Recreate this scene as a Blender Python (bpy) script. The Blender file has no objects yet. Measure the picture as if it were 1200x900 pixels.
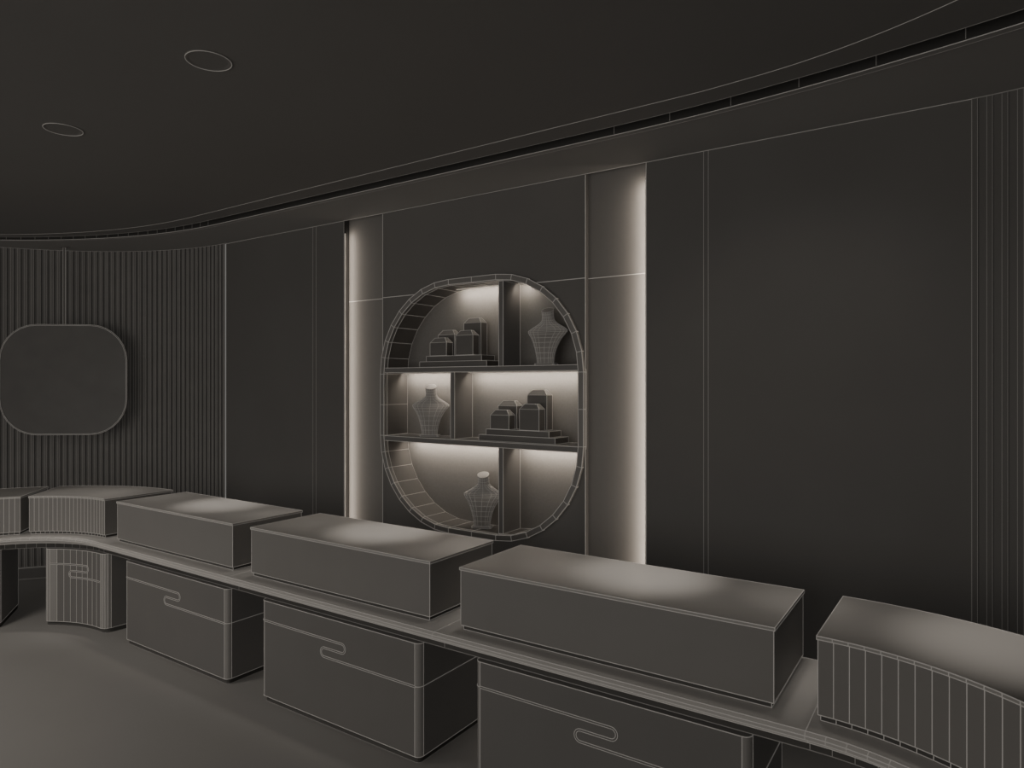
import bpy, bmesh, math, random
from mathutils import Vector, Matrix
C = bpy.context.scene.collection
PI = math.pi
H = 1.6            # eye height
S = 3.2/3.7        # scale of everything on the back wall
def A(x, y, z): return Vector((x*S, y*S, H+z*S))

# ------------------------------------------------------------ materials
def mat(name, col, rough=.6, noise=.06, scale=6, emit=0, spec=.3):
    m = bpy.data.materials.new(name); m.use_nodes = True
    nt = m.node_tree; b = nt.nodes['Principled BSDF']
    n = nt.nodes.new('ShaderNodeTexNoise'); n.inputs['Scale'].default_value = scale; n.inputs['Detail'].default_value = 3
    tc = nt.nodes.new('ShaderNodeTexCoord'); nt.links.new(tc.outputs['Object'], n.inputs['Vector'])
    r = nt.nodes.new('ShaderNodeValToRGB')
    r.color_ramp.elements[0].position = .3; r.color_ramp.elements[1].position = .7
    r.color_ramp.elements[0].color = tuple(c*(1-noise) for c in col)+(1,)
    r.color_ramp.elements[1].color = tuple(c*(1+noise) for c in col)+(1,)
    nt.links.new(n.outputs['Fac'], r.inputs['Fac']); nt.links.new(r.outputs['Color'], b.inputs['Base Color'])
    b.inputs['Roughness'].default_value = rough; b.inputs['Specular IOR Level'].default_value = spec
    if emit:
        nt.links.new(r.outputs['Color'], b.inputs['Emission Color']); b.inputs['Emission Strength'].default_value = emit
    return m
def g(v): return (v, v*.95, v*.89)
AMBIENT_GLOW = .06  # faint self-glow (emit) on the clays stands in for ambient light
M_wall = mat('wall_clay', g(.13), .7, .04, 1.5, emit=AMBIENT_GLOW)
M_slat = mat('slat_clay', g(.17), .7, emit=AMBIENT_GLOW)
M_ceil = mat('ceiling_clay', g(.145), .8, .03, 1, emit=AMBIENT_GLOW)
M_band = mat('ceiling_band_clay', g(.21), .8, .03, 1, emit=AMBIENT_GLOW)
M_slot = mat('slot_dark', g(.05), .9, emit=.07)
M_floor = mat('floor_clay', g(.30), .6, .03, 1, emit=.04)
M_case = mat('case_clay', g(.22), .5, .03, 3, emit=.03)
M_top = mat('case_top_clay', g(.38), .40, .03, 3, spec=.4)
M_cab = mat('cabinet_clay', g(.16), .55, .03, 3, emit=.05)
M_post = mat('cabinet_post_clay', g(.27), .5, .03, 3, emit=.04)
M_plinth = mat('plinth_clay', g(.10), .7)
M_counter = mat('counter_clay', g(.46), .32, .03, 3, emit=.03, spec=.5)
M_niche = mat('niche_clay', g(.26), .7, .05, 110)
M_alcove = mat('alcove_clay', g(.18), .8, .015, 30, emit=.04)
M_prop = mat('prop_clay', g(.17), .5)
M_bust = mat('bust_clay', g(.36), .6)
M_mirror = mat('mirror_clay', g(.13), .45, emit=AMBIENT_GLOW)
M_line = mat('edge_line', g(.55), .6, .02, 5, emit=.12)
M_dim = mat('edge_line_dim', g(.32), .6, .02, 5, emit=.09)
M_led = mat('led_strip_glow', (1, .92, .82), .5, .01, 5, emit=.15)

# ------------------------------------------------------------ mesh helpers
def beam(bm, a, b, r, mi=1):
    d = b-a
    if d.length < 1e-6: return
    d = d.normalized()
    up = Vector((0, 0, 1)) if abs(d.z) < .9 else Vector((1, 0, 0))
    x = d.cross(up).normalized()*r; y = d.cross(x).normalized()*r
    q = [x+y, -x+y, -x-y, x-y]
    va = [bm.verts.new(a+k) for k in q]; vb = [bm.verts.new(b+k) for k in q]
    for i in range(4):
        f = bm.faces.new((va[i], va[(i+1) % 4], vb[(i+1) % 4], vb[i])); f.material_index = mi
    for vs in (va, vb[::-1]):
        f = bm.faces.new(vs); f.material_index = mi
def poly(bm, pts, mi=0):
    f = bm.faces.new([bm.verts.new(p) for p in pts]); f.material_index = mi; return f
def pline(bm, pts, r, mi=1, closed=False):
    n = len(pts)
    for i in range(n if closed else n-1): beam(bm, pts[i], pts[(i+1) % n], r, mi)
def wire(bm, r, mi=1, keep=None):
    bmesh.ops.recalc_face_normals(bm, faces=bm.faces)
    segs = []
    for e in bm.edges:
        if keep and not keep(e): continue
        segs.append((e.verts[0].co.copy(), e.verts[1].co.copy()))
    for a, b in segs: beam(bm, a, b, r, mi)
def prism(bm, pts, z0, z1, mi=0, side_mi=None):
    lo = [bm.verts.new((p[0], p[1], z0)) for p in pts]; hi = [bm.verts.new((p[0], p[1], z1)) for p in pts]
    n = len(pts)
    for i in range(n):
        f = bm.faces.new((lo[i], lo[(i+1) % n], hi[(i+1) % n], hi[i])); f.material_index = side_mi(i) if side_mi else mi
    bm.faces.new(lo[::-1]).material_index = mi; bm.faces.new(hi).material_index = mi
    return lo
def box(bm, x0, x1, y0, y1, z0, z1, mi=0):
    prism(bm, [(x0, y0), (x1, y0), (x1, y1), (x0, y1)], z0, z1, mi)
def rrect(x0, x1, y0, y1, r, n=5):
    out = []
    for cx, cy, a0 in ((x1-r, y0+r, -PI/2), (x1-r, y1-r, 0), (x0+r, y1-r, PI/2), (x0+r, y0+r, PI)):
        for k in range(n+1):
            a = a0+PI/2*k/n; out.append((cx+r*math.cos(a), cy+r*math.sin(a)))
    return out
def sector(cx, cy, side, r0, r1, a0, a1, n):
    f = [(cx+side*r0*math.sin(math.radians(a0+(a1-a0)*k/n)), cy+r0*math.cos(math.radians(a0+(a1-a0)*k/n))) for k in range(n+1)]
    b = [(cx+side*r1*math.sin(math.radians(a0+(a1-a0)*k/n)), cy+r1*math.cos(math.radians(a0+(a1-a0)*k/n))) for k in range(n+1)]
    return f+b[::-1]
def obj(name, bm, mats, parent=None, shift=True):
    if parent is not None and shift:
        bmesh.ops.translate(bm, verts=bm.verts, vec=-parent.location)
    me = bpy.data.meshes.new(name); bm.to_mesh(me); bm.free()
    for m in (mats if isinstance(mats, (list, tuple)) else [mats]): me.materials.append(m)
    o = bpy.data.objects.new(name, me); C.objects.link(o)
    if parent is not None: o.parent = parent
    return o
def tag(o, label, cat, group=None):
    o['label'] = label; o['category'] = cat
    if group: o['group'] = group
    return o
def thing(name, label, cat, loc=(0, 0, 0), group=None):
    o = bpy.data.objects.new(name, None); C.objects.link(o); o.location = loc; o.empty_display_size = .1
    return tag(o, label, cat, group)
def struct(o): o['kind'] = 'structure'; return o
def dup(root, loc, rotz, label):
    r = root.copy(); C.objects.link(r); r.location = loc; r.rotation_euler = (0, 0, rotz); r['label'] = label
    for ch in list(root.children):
        c = ch.copy(); C.objects.link(c); c.parent = r
    return r
NB = bmesh.new

# ------------------------------------------------------------ room shell
def wallY(x):
    if x < -5.64: return 1.45+math.sqrt(max(0, 2.25**2-(x+5.64)**2))
    if x > .03: return 2.5+math.sqrt(max(0, 1.2**2-(x-.03)**2))
    return 3.7
ZC = 1.291; ZF = -H/S
# floor
bm = NB()
fp = [(-7.89, -3), (1.23, -3)]
fp += [(.03+1.2*math.cos(PI/2*k/12), 2.5+1.2*math.sin(PI/2*k/12)) for k in range(13)]
fp += [(-5.64-2.25*math.sin(PI/2*k/16), 1.45+2.25*math.cos(PI/2*k/16)) for k in range(17)]
poly(bm, [A(x, y, ZF) for x, y in fp])
struct(obj('floor', bm, M_floor))

# back wall with side panels, lit alcove and niche opening
NX0, NX1, NZ0, NZ1 = -3.668, -1.942, -1.047, .734
NR = .66
def rloop(x0, x1, z0, z1, r, n=8):
    base = rrect(x0, x1, z0, z1, r, n); out = []
    for i, p in enumerate(base):
        out.append(p)
        q = base[(i+1) % len(base)]
        if i % (n+1) == n:                       # straight run: subdivide
            m = 2
            for k in range(1, m): out.append((p[0]+(q[0]-p[0])*k/m, p[1]+(q[1]-p[1])*k/m))
    return out
AL, AR = -4.077, -1.537
YR, YP = 3.755, 3.715
bm = NB()
lw = .0019
def vq(x0, x1, y, z0, z1, mi=0, y2=None):
    return poly(bm, [A(x0, y, z0), A(x1, y2 or y, z0), A(x1, y2 or y, z1), A(x0, y, z1)], mi)
TZ = ZC+.15
for x0, x1 in ((-5.64, -4.42), (-4.42, AL), (AR, -1.186), (-1.186, .03)): vq(x0, x1, 3.7, ZF, ZC)
vq(AL, AL, 3.7, ZF, TZ, 4, YR); vq(AR, AR, 3.7, ZF, TZ, 4, YR)  # returns coloured dark to mute the strip light falling on them
vq(AL, NX0, YR, ZF, TZ, 2); vq(NX1, AR, YR, ZF, TZ, 2)
vq(NX0, NX0, YP, ZF, TZ, 0, YR); vq(NX1, NX1, YP, ZF, TZ, 0, YR)
poly(bm, [A(AL, 3.7, TZ), A(AR, 3.7, TZ), A(AR, YR, TZ), A(AL, YR, TZ)])
vq(AL, AR, 3.7, ZC+.002, TZ)
# centre panel with a rounded opening
lp = rloop(NX0+.006, NX1-.006, NZ0, NZ1, NR)
cx, cz = (NX0+NX1)/2, (NZ0+NZ1)/2
def out(p):
    dx, dz = p[0]-cx, p[1]-cz
    k = 1e9
    if dx > 1e-6: k = min(k, (NX1-cx)/dx)
    if dx < -1e-6: k = min(k, (NX0-cx)/dx)
    if dz > 1e-6: k = min(k, (TZ-cz)/dz)
    if dz < -1e-6: k = min(k, (ZF-cz)/dz)
    return (cx+dx*k, cz+dz*k)
n = len(lp)
for i in range(n):
    a, b = lp[i], lp[(i+1) % n]; oa, ob = out(a), out(b)
    pts = [a, oa]
    if abs(oa[0]-ob[0]) > 1e-6 and abs(oa[1]-ob[1]) > 1e-6:
        cxr = NX1 if max(oa[0], ob[0]) > cx else NX0
        czr = TZ if max(oa[1], ob[1]) > cz else ZF
        pts.append((cxr, czr))
    pts += [ob, b]
    poly(bm, [A(p[0], YP, p[1]) for p in pts], 5)
bmesh.ops.recalc_face_normals(bm, faces=bm.faces)
def L(a, b, r=lw, mi=1): beam(bm, A(*a), A(*b), r, mi)
for x in (-5.64, -4.445, -4.405, -1.198, -1.172, .03, AL): L((x, 3.699, ZF), (x, 3.699, ZC), .0014, 3)
L((AR, 3.7, ZF), (AR, 3.7, ZC), .0015)
for x in (NX0, NX1): L((x, YP, ZF), (x, YP, ZC), .0015, 1)
L((AL, YR, .655), (NX0, YR, .655)); L((NX1, YR, .655), (AR, YR, .655))
L((NX0, YP-.001, .655), (-2.805-.50, YP-.001, .655)); L((-2.805+.50, YP-.001, .655), (NX1, YP-.001, .655))
L((-5.64, 3.698, ZC), (.03, 3.698, ZC), .0016, 1)
M_centre = mat('centre_panel_clay', g(.145), .7, .04, 1.5, emit=AMBIENT_GLOW)
struct(obj('wall_back', bm, [M_wall, M_line, M_alcove, M_dim, M_slot, M_centre]))

# slatted curved walls
def slat_wall(name, cx, cy, r, side, n, tail, lr, dep, m=None):
    bm = NB(); pts = []
    da = PI/2/n
    for k in range(n):
        a = k*da
        for t, dr in ((0, 0), (.38, 0), (.38, dep), (1.0, dep)):
            aa = a+t*da; rr = r-(dep-dr)
            pts.append((cx+side*rr*math.sin(aa), cy+rr*math.cos(aa)))
    pts.append((cx+side*r, tail))
    for i in range(len(pts)-1):
        poly(bm, [A(*pts[i], ZF), A(*pts[i+1], ZF), A(*pts[i+1], ZC), A(*pts[i], ZC)])
    for i, p in enumerate(pts[:-1]):
        if i % 4 in (0, 1): beam(bm, A(*p, ZF), A(*p, ZC), lr, 1)
    arc = [A(cx+side*(r-dep)*math.sin(PI/2*k/40), cy+(r-dep)*math.cos(PI/2*k/40), ZC-.002) for k in range(41)]
    pline(bm, arc, .0015, 1)
    struct(obj(name, bm, [m or M_slat, M_dim]))
slat_wall('wall_left', -5.64, 1.45, 2.25, -1, 64, -3, .0014, .02)
slat_wall('wall_right', .03, 2.5, 1.2, 1, 34, -3, .0008, .008, M_wall)
bm = NB()
sec = sector(-5.64*S, 1.45*S, -1, 2.185*S, 2.218*S, 0, 90, 24)
prism(bm, sec, 0, .09); wire(bm, .0014, 1, lambda e: abs(e.verts[0].co.z-e.verts[1].co.z) < .001)
struct(obj('baseboard_left', bm, [M_slat, M_line]))

# ceiling: inner field, recessed track slot, outer band
def slotY(x):
    if x > -1.5: return 3.158-(7.8-math.sqrt(7.8**2-(x+1.5)**2))
    if x < -5.0: return -.342+math.sqrt(3.5**2-(x+5.0)**2)
    return 3.158
xs = [1.2-.15*k for k in range(19)]+[-5.0-2.5*k/24 for k in range(25)]
mid = [(x, slotY(x)) for x in xs]
wl = [(x, wallY(x)) for x in xs]
mid = [(1.2, -3), (1.2, 2.4)]+mid+[(-7.5, 1.9), (-7.5, 1.45), (-7.5, -3)]
wl = [(1.23, -3), (1.23, 2.5)]+wl+[(-7.72, 2.3), (-7.89, 1.45), (-7.89, -3)]
def off(pts, d):
    o = []
    for i, p in enumerate(pts):
        a = Vector(pts[max(0, i-1)]); b = Vector(pts[min(len(pts)-1, i+1)])
        t = (b-a).normalized(); nrm = Vector((t.y, -t.x))
        o.append((p[0]+nrm.x*d, p[1]+nrm.y*d))
    return o
sg = -1
if off(mid, -.03)[20][1] > mid[20][1]: sg = 1
p_in = off(mid, sg*.065); p_out = off(mid, -sg*.03); p_lip = off(mid, -sg*.07)
def lineY(x):
    y = slotY(x)-.20
    if x > -.7: y -= 2.4-math.sqrt(2.4**2-(x+.7)**2)
    return y
lx = [.50-.07*k for k in range(22)]+[-5.0-2.2*k/20 for k in range(21)]
p_line = [(x, lineY(x)) for x in lx]
bm = NB()
def strip(a, za, b, zb, mi):
    for i in range(len(a)-1):
        poly(bm, [A(*a[i], za), A(*a[i+1], za), A(*b[i+1], zb), A(*b[i], zb)], mi)
poly(bm, [A(*p, ZC) for p in p_in])
strip(p_in, ZC, p_in, ZC+.09, 2); strip(p_in, ZC+.09, p_out, ZC+.09, 2); strip(p_out, ZC+.09, p_out, ZC-.006, 2)
strip(p_out, ZC-.006, p_lip, ZC-.006, 4); strip(p_lip, ZC-.006, p_lip, ZC, 4); strip(p_lip, ZC, wl, ZC, 4)
pline(bm, [A(*p, ZC) for p in p_in], .0011, 3); pline(bm, [A(*p, ZC-.006) for p in p_out], .0012, 1)
pline(bm, [A(*p, ZC-.006) for p in p_lip], .0009, 3)
pline(bm, [A(*p, ZC) for p in p_line], .0012, 1)
for i in range(3, len(mid)-3, 1):
    if i < 22 and i % 2: continue
    beam(bm, A(*p_out[i], ZC), A(*p_out[i], ZC+.05), .0012, 3)
struct(obj('ceiling', bm, [M_ceil, M_line, M_slot, M_dim, M_band]))

# ------------------------------------------------------------ LED strips of the alcove
def area(name, loc, sx, sy, power, nrm, up, col=(1, .89, .77), spread=180):
    l = bpy.data.lights.new(name, 'AREA'); l.shape = 'RECTANGLE'; l.size = sx; l.size_y = sy; l.energy = power; l.color = col
    l.spread = math.radians(spread)
    o = bpy.data.objects.new(name, l); C.objects.link(o)
    z = -Vector(nrm).normalized(); y = Vector(up).normalized(); x = y.cross(z).normalized()
    M = Matrix((x, y, z)).transposed().to_4x4(); M.translation = loc; o.matrix_world = M
    return o
zA0, zA1 = ZF+.02, ZC-.10
for x, s_, pw, lab in ((AL, 1, 2.5, 'vertical glowing light strip along the left edge of the niche alcove'),
                   (AR, -1, 3.7, 'vertical glowing light strip hidden along the right edge of the niche alcove')):
    bm = NB(); a = A(x+s_*.002, 3.703, zA0); b = A(x+s_*.008, 3.709, zA1)
    box(bm, min(a.x, b.x), max(a.x, b.x), a.y, b.y, a.z, b.z)
    tag(obj('light_strip', bm, M_led), lab, 'light strip', 'alcove light strips')
    p = A(x+s_*.020, 3.700, (zA0+zA1)/2)
    area('alcove_light', p, .012, (zA1-zA0)*S, pw, (s_*.6, 1, 0), (0, 0, 1))

# ------------------------------------------------------------ display niche
YB = 3.95; YF = 3.690
root = thing('display_niche', 'rounded-square lit wall niche with shelves and a segmented rim', 'display niche', A(cx, YP, NZ0))
bm = NB()
FW = .036
o_ = rloop(NX0, NX1, NZ0, NZ1, NR); i_ = rloop(NX0+FW, NX1-FW, NZ0+FW, NZ1-FW, NR-FW)
n = len(o_)
vo = [bm.verts.new(A(p[0], YF, p[1])) for p in o_]; vi = [bm.verts.new(A(p[0], YF, p[1])) for p in i_]
vw = [bm.verts.new(A(p[0], YP+.01, p[1])) for p in o_]; vx = [bm.verts.new(A(p[0], YP+.01, p[1])) for p in i_]
for i in range(n):
    j = (i+1) % n
    bm.faces.new((vo[i], vo[j], vi[j], vi[i])); bm.faces.new((vo[i], vw[i], vw[j], vo[j])); bm.faces.new((vi[i], vi[j], vx[j], vx[i]))
wire(bm, .0017, 1)
obj('frame', bm, [M_case, M_line], root)
bm = NB()
rows = []
for y in (YP+.01, YB): rows.append([bm.verts.new(A(p[0], y, p[1])) for p in i_])
for a, b in zip(rows, rows[1:]):
    for i in range(n):
        j = (i+1) % n; bm.faces.new((a[i], a[j], b[j], b[i]))
wire(bm, .0014, 1)
obj('lining', bm, [M_prop, M_line], root)
bm = NB(); poly(bm, [A(p[0], YB, p[1]) for p in i_])
obj('back_panel', bm, [M_niche], root)
def abox(bm, x0, x1, y0, y1, z0, z1):
    a = A(x0, y0, z0); b = A(x1, y1, z1); box(bm, a.x, b.x, a.y, b.y, a.z, b.z)
for z0, z1 in ((.085, .12), (-.425, -.39)):
    bm = NB(); abox(bm, cx-.826, cx+.826, 3.70, YB-.002, z0, z1); wire(bm, .0015, 1); obj('shelf', bm, [M_cab, M_line], root)
for x, z0, z1 in ((-2.593, .121, .695), (-3.01, -.389, .084), (-2.593, -1.008, -.426)):
    bm = NB(); abox(bm, x-.018, x+.018, 3.74, YB-.002, z0, z1); wire(bm, .0014, 1); obj('divider', bm, [M_cab, M_line], root)
for x0, x1, z, pw in ((-3.60, -3.06, .078, .75), (-2.95, -2.02, .078, .75), (-3.56, -2.64, -.432, .75), (-2.54, -2.05, -.432, .75), (-3.08, -2.64, .687, .85), (-2.54, -2.34, .687, 1.1)):
    bm = NB(); abox(bm, x0, x1, 3.868, 3.876, z, z+.006); obj('led_strip', bm, [M_led], root)
    p = A((x0+x1)/2, 3.878, z-.004)
    area('niche_light', p, .012, (x1-x0)*S, 2.1*(x1-x0)*pw, (0, .62, -.78), (1, 0, 0))

# ------------------------------------------------------------ necklace busts
def bust_mesh():
    # slim neck, wide sloping shoulders, flat chest bowed forward and narrowing to the foot
    #        z    half width front  back  y
    prof = [(0, .050, .016, .012, -.024), (.03, .053, .018, .012, -.025), (.06, .059, .021, .012, -.024), (.09, .068, .023, .012, -.020),
            (.12, .080, .024, .012, -.014), (.148, .096, .023, .014, -.007), (.168, .112, .020, .016, -.001), (.181, .121, .017, .018, .004),
            (.190, .122, .016, .020, .008), (.199, .111, .017, .021, .012), (.210, .093, .020, .023, .015), (.222, .072, .022, .024, .016),
            (.235, .051, .024, .024, .016), (.250, .038, .025, .024, .014), (.270, .034, .025, .024, .011), (.290, .034, .026, .024, .008), (.307, .035, .027, .025, .005)]
    bm = NB(); rings = []; ns = 20
    def se(v, e): return math.copysign(abs(v)**e, v)
    for z, w, df, db, oy in prof:
        r = []
        plate = z < .215
        for k in range(ns):
            c, s = math.cos(2*PI*k/ns), math.sin(2*PI*k/ns)
            zz = z
            if z > .22: zz += .016*s*(z-.22)/.088
            r.append(bm.verts.new((w*se(c, .7 if plate else .95), oy+(df if s < 0 else db)*se(s, .8 if plate else .95), zz)))
        rings.append(r)
    for a, b in zip(rings, rings[1:]):
        for i in range(ns): bm.faces.new((a[i], a[(i+1) % ns], b[(i+1) % ns], b[i]))
    bm.faces.new(rings[0][::-1]); bm.faces.new(rings[-1])
    wire(bm, .0008, 1)
    return bm
def bust_base():
    bm = NB(); prism(bm, rrect(-.060, .060, -.050, .020, .008, 3), 0, .010); wire(bm, .0009, 1); return bm
b0 = thing('necklace_bust', 'pale necklace display bust in the bottom compartment of the niche', 'display bust', (0, 0, 0), 'necklace busts in the niche')
obj('stand', bust_base(), [M_bust, M_line], b0); bb = bust_mesh(); bmesh.ops.translate(bb, verts=bb.verts, vec=(0, 0, .010)); obj('bust', bb, [M_bust, M_line], b0)
b0.location = A(-2.82, 3.845, -1.007); b0.rotation_euler = (0, 0, math.radians(22))
dup(b0, A(-3.30, 3.84, -.387), math.radians(26), 'pale necklace display bust on the lower shelf, left of the divider')
dup(b0, A(-2.29, 3.84, .123), math.radians(8), 'pale necklace display bust on the upper shelf, right of the divider')

# ------------------------------------------------------------ ring box platforms and boxes
pl = thing('display_platform', 'two-tier dark display platform on the lower shelf under four ring boxes', 'display platform', A(-2.475, 3.825, -.387), 'two-tier platforms in the niche')
bm = NB(); box(bm, -.262, .262, -.074, .078, 0, .034); wire(bm, .0012); obj('lower_tier', bm, [M_prop, M_line], pl, False)
bm = NB(); box(bm, -.216, .216, -.063, .072, .034, .068); wire(bm, .0012); obj('upper_tier', bm, [M_prop, M_line], pl, False)
dup(pl, A(-3.015, 3.825, .123), 0, 'two-tier dark display platform on the upper shelf under four ring boxes')
def ring_box(loc, h, lab):
    t = thing('ring_box', lab, 'ring box', loc, 'ring boxes in the niche')
    w = .066; d = .031
    hb = h-.030
    bm = NB(); box(bm, -w, w, -d, d, 0, hb); wire(bm, .0012); obj('box_body', bm, [M_prop, M_line], t, False)
    bm = NB(); kx, ky = .026, .016
    lo = [(-w, -d), (w, -d), (w, d), (-w, d)]; hi = [(-w+kx, -d+ky), (w-kx, -d+ky), (w-kx, d-ky), (-w+kx, d-ky)]
    a = [bm.verts.new((p[0], p[1], hb)) for p in lo]; c = [bm.verts.new((p[0], p[1], h)) for p in hi]
    for i in range(4):
        j = (i+1) % 4; bm.faces.new((a[i], a[j], c[j], c[i]))
    bm.faces.new(c); bm.faces.new(a[::-1]); wire(bm, .0012)
    obj('lid', bm, [M_case, M_line], t, False)
for px, pz, nm in ((-2.475, -.387, 'lower-shelf'), (-3.015, .123, 'upper-shelf')):
    base = A(px, 3.825, pz)+Vector((0, .004, .0705))
    for dx, dy, h, lab in ((-.120, -.035, .112, 'shortest ring box, front left on the %s platform'),
                           (.085, -.035, .150, 'middling ring box, front right on the %s platform'),
                           (-.112, .035, .164, 'ring box behind the shortest one on the %s platform'),
                           (.094, .035, .230, 'tallest ring box, back right on the %s platform')):
        ring_box(base+Vector((dx, dy, 0)), h, lab % nm)

# ------------------------------------------------------------ counter (metres)
XL, XR, CY = -4.62, -.38, 1.40
ZT = H-1.002
prof = [(2.096, -.026), (2.080, -.020), (2.080, -.009), (2.092, 0), (2.65, 0), (2.65, -.048), (2.125, -.048), (2.125, -.030)]
apron = [(2.16, -.086), (2.16, -.048), (2.60, -.048), (2.60, -.086)]
stations = [('L', 92-92*k/20) for k in range(20)]+[('M', XL), ('M', -3.18), ('M', -1.78), ('M', XR)]+[('R', 92*(k+1)/20) for k in range(20)]
def stp(st, y):
    t, v = st
    if t == 'M': return (v, y)
    a = math.radians(v); r = y-CY
    return ((XL-r*math.sin(a)) if t == 'L' else (XR+r*math.sin(a)), CY+r*math.cos(a))
def sweep(prof, cross):
    bm = NB(); R = [[bm.verts.new((*stp(s, y), ZT+z)) for y, z in prof] for s in stations]
    m = len(prof)
    for a, b in zip(R, R[1:]):
        for i in range(m): bm.faces.new((a[i], a[(i+1) % m], b[(i+1) % m], b[i]))
    bm.faces.new(R[0]); bm.faces.new(R[-1][::-1])
    bmesh.ops.recalc_face_normals(bm, faces=bm.faces)
    rows = [[v.co.copy() for v in r] for r in R]
    for i in range(m): pline(bm, [r[i] for r in rows], .0012, 1)
    for k, r in enumerate(rows):
        rng = range(m-1) if stations[k][0] == 'M' else range(cross)
        for i in rng: beam(bm, r[i], r[i+1], .0013 if stations[k][0] == 'M' else .0011, 1)
    return bm
ct = thing('countertop', 'long continuous countertop curving at both ends beneath the display cases', 'countertop', (-2.5, 2.3, ZT-.086))
obj('top_slab', sweep(prof, 3), [M_counter, M_line], ct)
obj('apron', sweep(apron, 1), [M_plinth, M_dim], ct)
# display cases
HC = .252
ZK = ZT+.003
def case_parts(root, foot):
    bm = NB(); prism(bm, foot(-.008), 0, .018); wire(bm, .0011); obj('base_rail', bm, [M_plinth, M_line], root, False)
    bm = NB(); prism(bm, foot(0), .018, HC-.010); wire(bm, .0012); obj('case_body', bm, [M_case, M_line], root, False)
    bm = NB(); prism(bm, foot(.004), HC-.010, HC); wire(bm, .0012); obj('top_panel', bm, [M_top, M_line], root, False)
G = 'display cases on the countertop'
c0 = thing('display_case', 'long rectangular display case on the counter, second from right, largest in view', 'display case', (-1.094, 2.395, ZK), G)
case_parts(c0, lambda d: [(-.609-d, -.225-d), (.609+d, -.225-d), (.609+d, .225+d), (-.609-d, .225+d)])
dup(c0, (-2.478, 2.395, ZK), 0, 'long rectangular display case on the counter directly below the niche')
dup(c0, (-3.86, 2.395, ZK), 0, 'long rectangular display case beside the ribbed curved case on the left')
def curved_case(cx0, side, a0, a1, n, lab):
    am = math.radians((a0+a1)/2); o = Vector((cx0+side*.995*math.sin(am), CY+.995*math.cos(am), ZK))
    t = thing('curved_display_case', lab, 'display case', o, G)
    def foot(d):
        return [(x-o.x, y-o.y) for x, y in sector(cx0, CY, side, .77-d, 1.22+d, a0-math.degrees(d), a1+math.degrees(d), n)]
    case_parts(t, foot)
curved_case(-.38, 1, 1.5, 46, 14, 'curved ribbed display case at the right end of the counter')
curved_case(-4.62, -1, 1, 45, 20, 'small curved ribbed display case on the left bend, above the ribbed curved cabinet')
curved_case(-4.62, -1, 49, 90, 18, 'curved display case cut off by the left edge of the picture')

# cabinets
Zc = .508
GC = 'base cabinets under the countertop'
def s_path(w, z1, z2, z3, k=.0):
    p = [(-w, z1)]; r = (z1-z2)/2
    m = 8
    p += [(x, z1) for x in [(-w)+(w+.06)*i/m for i in range(1, m+1)]]
    p += [(.06+r*math.sin(PI*i/8), z2+r+r*math.cos(PI*i/8)) for i in range(1, 9)]
    p += [(0, z2), (-.06, z2)]
    r2 = (z2-z3)/2
    p += [(-.06-r2*math.sin(PI*i/8), z3+r2+r2*math.cos(PI*i/8)) for i in range(1, 9)]
    p += [(-.06+(w+.06)*i/m, z3) for i in range(1, m+1)]
    return p
def s_inlay(bm, w, front):
    base = s_path(w, .410, .368, .326)
    for d in (-.004, .004):
        pts = off(base, d)
        pline(bm, [front(*p) for p in pts], .001, 1)
    for i in range(len(base)-1):
        a, b = off(base, -.004), off(base, .004)
        poly(bm, [front(*a[i]), front(*a[i+1]), front(*b[i+1]), front(*b[i])], 0)
W2 = .53; RC = .026
k0 = thing('base_cabinet', 'rounded-corner cabinet with S-shaped seam under the largest display case', 'cabinet', (-1.075, 2.36, 0), GC)
bm = NB(); prism(bm, rrect(-W2+.012, W2-.012, -.214, .214, .02, 3), 0, .03); wire(bm, .0012, 1, lambda e: abs(e.verts[0].co.z-e.verts[1].co.z) < .001); obj('plinth', bm, [M_plinth, M_dim], k0, False)
bm = NB(); nn = 6; lo = prism(bm, rrect(-W2, W2, -.226, .226, RC, nn), .03, Zc, 0, lambda i: 2 if i % (nn+1) != nn else 0)
vert_ok = set((round(v.co.x, 4), round(v.co.y, 4)) for i, v in enumerate(lo) if i % (nn+1) in (0, nn))
wire(bm, .0012, 1, lambda e: abs(e.verts[0].co.z-e.verts[1].co.z) < .001 or (round(e.verts[0].co.x, 4), round(e.verts[0].co.y, 4)) in vert_ok)
obj('body', bm, [M_cab, M_line, M_post], k0, False)
bm = NB(); s_inlay(bm, W2-RC, lambda s, z: Vector((s, -.2275, z)))
for x in (-1, 1):
    for z in ((.326,) if x > 0 else (.410,)):
        pts = [Vector((x*(W2-RC+(RC+.0015)*math.sin(PI/2*k/4)), -.226+RC-(RC+.0015)*math.cos(PI/2*k/4), z)) for k in range(5)]+[Vector((x*(W2+.0015), .226, z))]
        pline(bm, pts, .0013, 1)
obj('seam_inlay', bm, [M_cab, M_line], k0, False)
dup(k0, (-2.425, 2.36, 0), 0, 'rounded-corner cabinet with S-shaped seam below the niche, middle of three flat-fronted')
dup(k0, (-3.775, 2.36, 0), 0, 'rounded-corner cabinet with S-shaped seam beside the ribbed curved cabinet')
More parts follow.
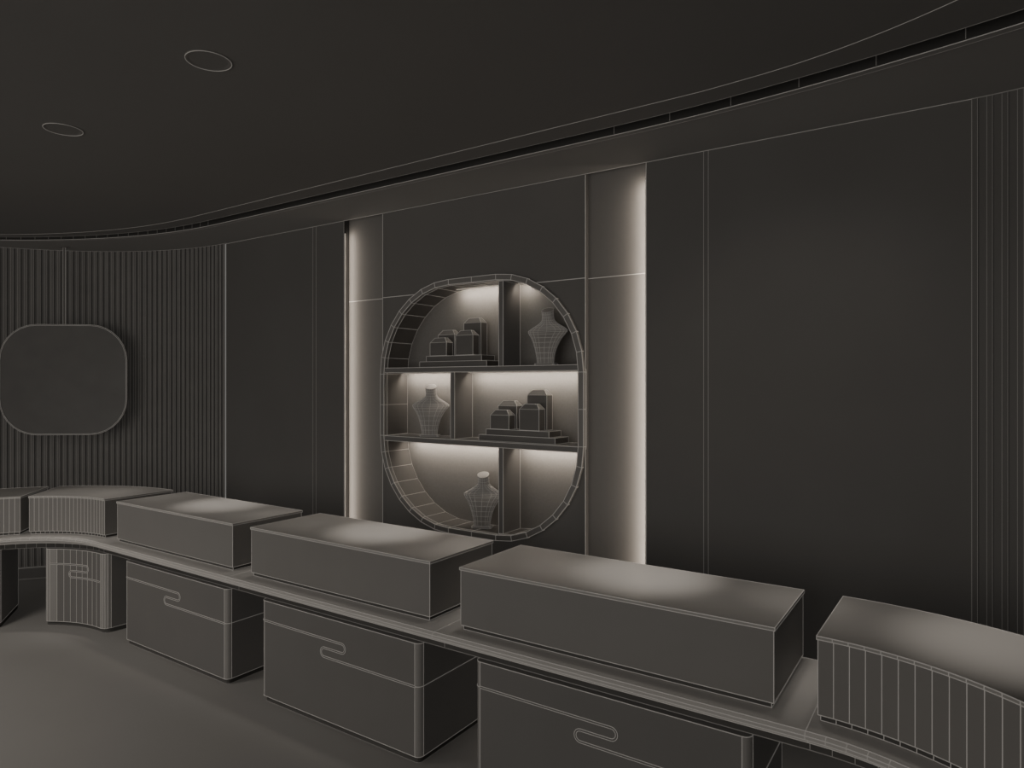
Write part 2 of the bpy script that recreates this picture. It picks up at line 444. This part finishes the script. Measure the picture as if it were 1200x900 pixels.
def curved_cab(a0, a1, n, lab):
    am = math.radians((a0+a1)/2); o = Vector((XL-.95*math.sin(am), CY+.95*math.cos(am), 0))
    t = thing('curved_cabinet', lab, 'cabinet', o, GC)
    def foot(d, fr=.045):
        r0 = .734-d; r1 = 1.18+d; b0, b1 = math.radians(a0), math.radians(a1)
        def P(r, a): return Vector((XL-r*math.sin(a), CY+r*math.cos(a)))
        pts = []
        da = fr/(r0+fr)
        def fillet(ac, sgn):
            er = P(1, ac)-P(0, ac); et = Vector((-math.cos(ac), -math.sin(ac)))*sgn
            c = P(r0+fr, ac); return [c-er*fr*math.cos(PI/2*k/4)+et*fr*math.sin(PI/2*k/4) for k in range(5)]
        pts += fillet(b0+da, -1)[::-1]
        pts += [P(r0, b0+da+(b1-b0-2*da)*k/n) for k in range(1, n)]
        pts += fillet(b1-da, 1)
        pts += [P(r1, b1+(b0-b1)*k/n) for k in range(n+1)]
        return [(p.x-o.x, p.y-o.y) for p in pts]
    bm = NB(); prism(bm, foot(-.012), 0, .03); wire(bm, .0011, 1, lambda e: abs(e.verts[0].co.z-e.verts[1].co.z) < .001); obj('plinth', bm, [M_plinth, M_dim], t, False)
    bm = NB(); prism(bm, foot(0), .03, Zc, 0, lambda i: 2 if (i < 4 or n+3 <= i < n+7) else 0); wire(bm, .0012, 1); obj('body', bm, [M_cab, M_line, M_post], t, False)
    half = .734*math.radians(a1-a0)/2
    def front(s, z):
        a = am-s/.734; return Vector((XL-.7325*math.sin(a)-o.x, CY+.7325*math.cos(a)-o.y, z))
    bm = NB(); s_inlay(bm, half-.048, front); obj('seam_inlay', bm, [M_cab, M_line], t, False)
curved_cab(-4, 37, 9, 'small curved ribbed cabinet with S-shaped seam under the left bend')
curved_cab(57, 92, 9, 'dark curved cabinet cut off by the left picture edge')

# ------------------------------------------------------------ hanging mirror
mc = Vector((-6.08, 2.536, H+.035)); nv = Vector((.62, -.785, 0)).normalized(); tv = Vector((-nv.y, nv.x, 0))
mr = thing('hanging_mirror', 'rounded-square mirror hanging from the ceiling before the slatted curved wall', 'mirror', mc)
hw, hh = .495, .448
def ml(d, yy, r): return [tv*p[0]+Vector((0, 0, p[1]))+nv*yy for p in rrect(-hw+d, hw-d, -hh+d, hh-d, r-d, 7)]
bm = NB()
loops = [[bm.verts.new(p) for p in l] for l in (ml(0, -.012, .29), ml(0, .012, .29), ml(.004, .014, .29), ml(.008, .012, .29), ml(.008, .005, .29))]
n = len(loops[0])
for a, b in zip(loops, loops[1:]):
    for i in range(n): bm.faces.new((a[i], a[(i+1) % n], b[(i+1) % n], b[i]))
bm.faces.new(loops[0])
bmesh.ops.recalc_face_normals(bm, faces=bm.faces)
for l in (ml(0, .012, .29), ml(.008, .013, .29)): pline(bm, l, .0013, 1, True)
obj('frame', bm, [M_cab, M_line], mr, False)
bm = NB(); poly(bm, ml(.007, .007, .29)); obj('glass', bm, [M_mirror], mr, False)
bm = NB()
top = H+ZC*S-mc.z
prism(bm, [(.008*math.cos(2*PI*k/8), .008*math.sin(2*PI*k/8)) for k in range(8)], hh, top-.006)
for sx in (-.009, .009): beam(bm, tv*sx+Vector((0, 0, hh)), tv*sx+Vector((0, 0, top-.006)), .0014, 1)
obj('hanging_rod', bm, [M_cab, M_line], mr, False)
bm = NB(); prism(bm, [(.035*math.cos(2*PI*k/20), .035*math.sin(2*PI*k/20)) for k in range(20)], top-.008, top-.0005); obj('ceiling_plate', bm, [M_cab], mr, False)

# ------------------------------------------------------------ ceiling downlights
zc = H+ZC*S
dl = thing('ceiling_downlight', 'round recessed ceiling downlight, the one nearer the camera', 'downlight', (-2.164, 1.352, zc), 'recessed downlights')
bm = NB(); n = 32
for r0, r1, z0, z1 in ((.076, .068, -.003, -.003), (.076, .076, 0, -.003), (.068, .062, -.003, -.001)):
    for k in range(n):
        a, b = 2*PI*k/n, 2*PI*(k+1)/n
        poly(bm, [(r0*math.cos(a), r0*math.sin(a), z0), (r0*math.cos(b), r0*math.sin(b), z0), (r1*math.cos(b), r1*math.sin(b), z1), (r1*math.cos(a), r1*math.sin(a), z1)])
pline(bm, [Vector((.074*math.cos(2*PI*k/n), .074*math.sin(2*PI*k/n), -.0035)) for k in range(n)], .0011, 1, True)
obj('trim_ring', bm, [M_ceil, M_line], dl, False)
bm = NB(); poly(bm, [(.063*math.cos(2*PI*k/n), .063*math.sin(2*PI*k/n), -.001) for k in range(n)]); obj('lens', bm, [M_ceil], dl, False)
dup(dl, (-3.276, 1.362, zc), 0, 'round recessed ceiling downlight, the one farther away toward the left')

# ------------------------------------------------------------ lights
def spot(loc, tgt, power, ang, blend=1, rad=.03, col=(1, .95, .89)):
    l = bpy.data.lights.new('spot', 'SPOT'); l.energy = power; l.spot_size = math.radians(ang); l.spot_blend = blend; l.shadow_soft_size = rad; l.color = col
    o = bpy.data.objects.new('case_and_fill_spot', l); C.objects.link(o); o.location = loc
    o.rotation_euler = (Vector(tgt)-Vector(loc)).to_track_quat('-Z', 'Y').to_euler(); return o
zt = ZT+HC
for x in (-1.05, -2.45, -3.83): spot((x, 2.50, zc-.03), (x, 2.50, zt), 75, 22)
for x in (-.50, -1.88, -3.26): spot((x, 2.50, zc-.03), (x, 2.50, zt), 10, 14)
for k in range(10): spot((-.15-.50*k, 2.50, zc-.03), (-.15-.50*k, 2.44, ZT), 22, 29, 1, .1)  # row of extra fill spots added to even out the case tops
spot((.16, 2.40, zc-.03), (.14, 2.38, zt), 55, 25)
spot((-5.0, 2.2, zc-.03), (-5.0, 2.2, zt), 30, 28)
spot((-4.4, 0, zc-.03), (-4.5, .5, 0), 190, 130, 1, .45)  # wide soft fill added to brighten the floor, no fixture here
spot((-.6, 2.0, zc-.05), (-.55, 3.2, 1.25), 6, 85)  # weak fill added to lift the wall right of the alcove
area('room_fill', (-2.6, -2.5, 1.45), 5.5, 2.2, 44, (0, 1, 0), (0, 0, 1), (1, .965, .92))

w = bpy.data.worlds.new('dim_room_ambient'); bpy.context.scene.world = w; w.use_nodes = True
w.node_tree.nodes['Background'].inputs[0].default_value = (1, .965, .92, 1); w.node_tree.nodes['Background'].inputs[1].default_value = .18

cam = bpy.data.cameras.new('camera'); cam.lens = 36*791/1200; cam.sensor_width = 36; cam.clip_start = .02
co = bpy.data.objects.new('camera', cam); C.objects.link(co); co.location = (0, 0, H); co.rotation_euler = (PI/2, 0, math.radians(33.8))
bpy.context.scene.camera = co
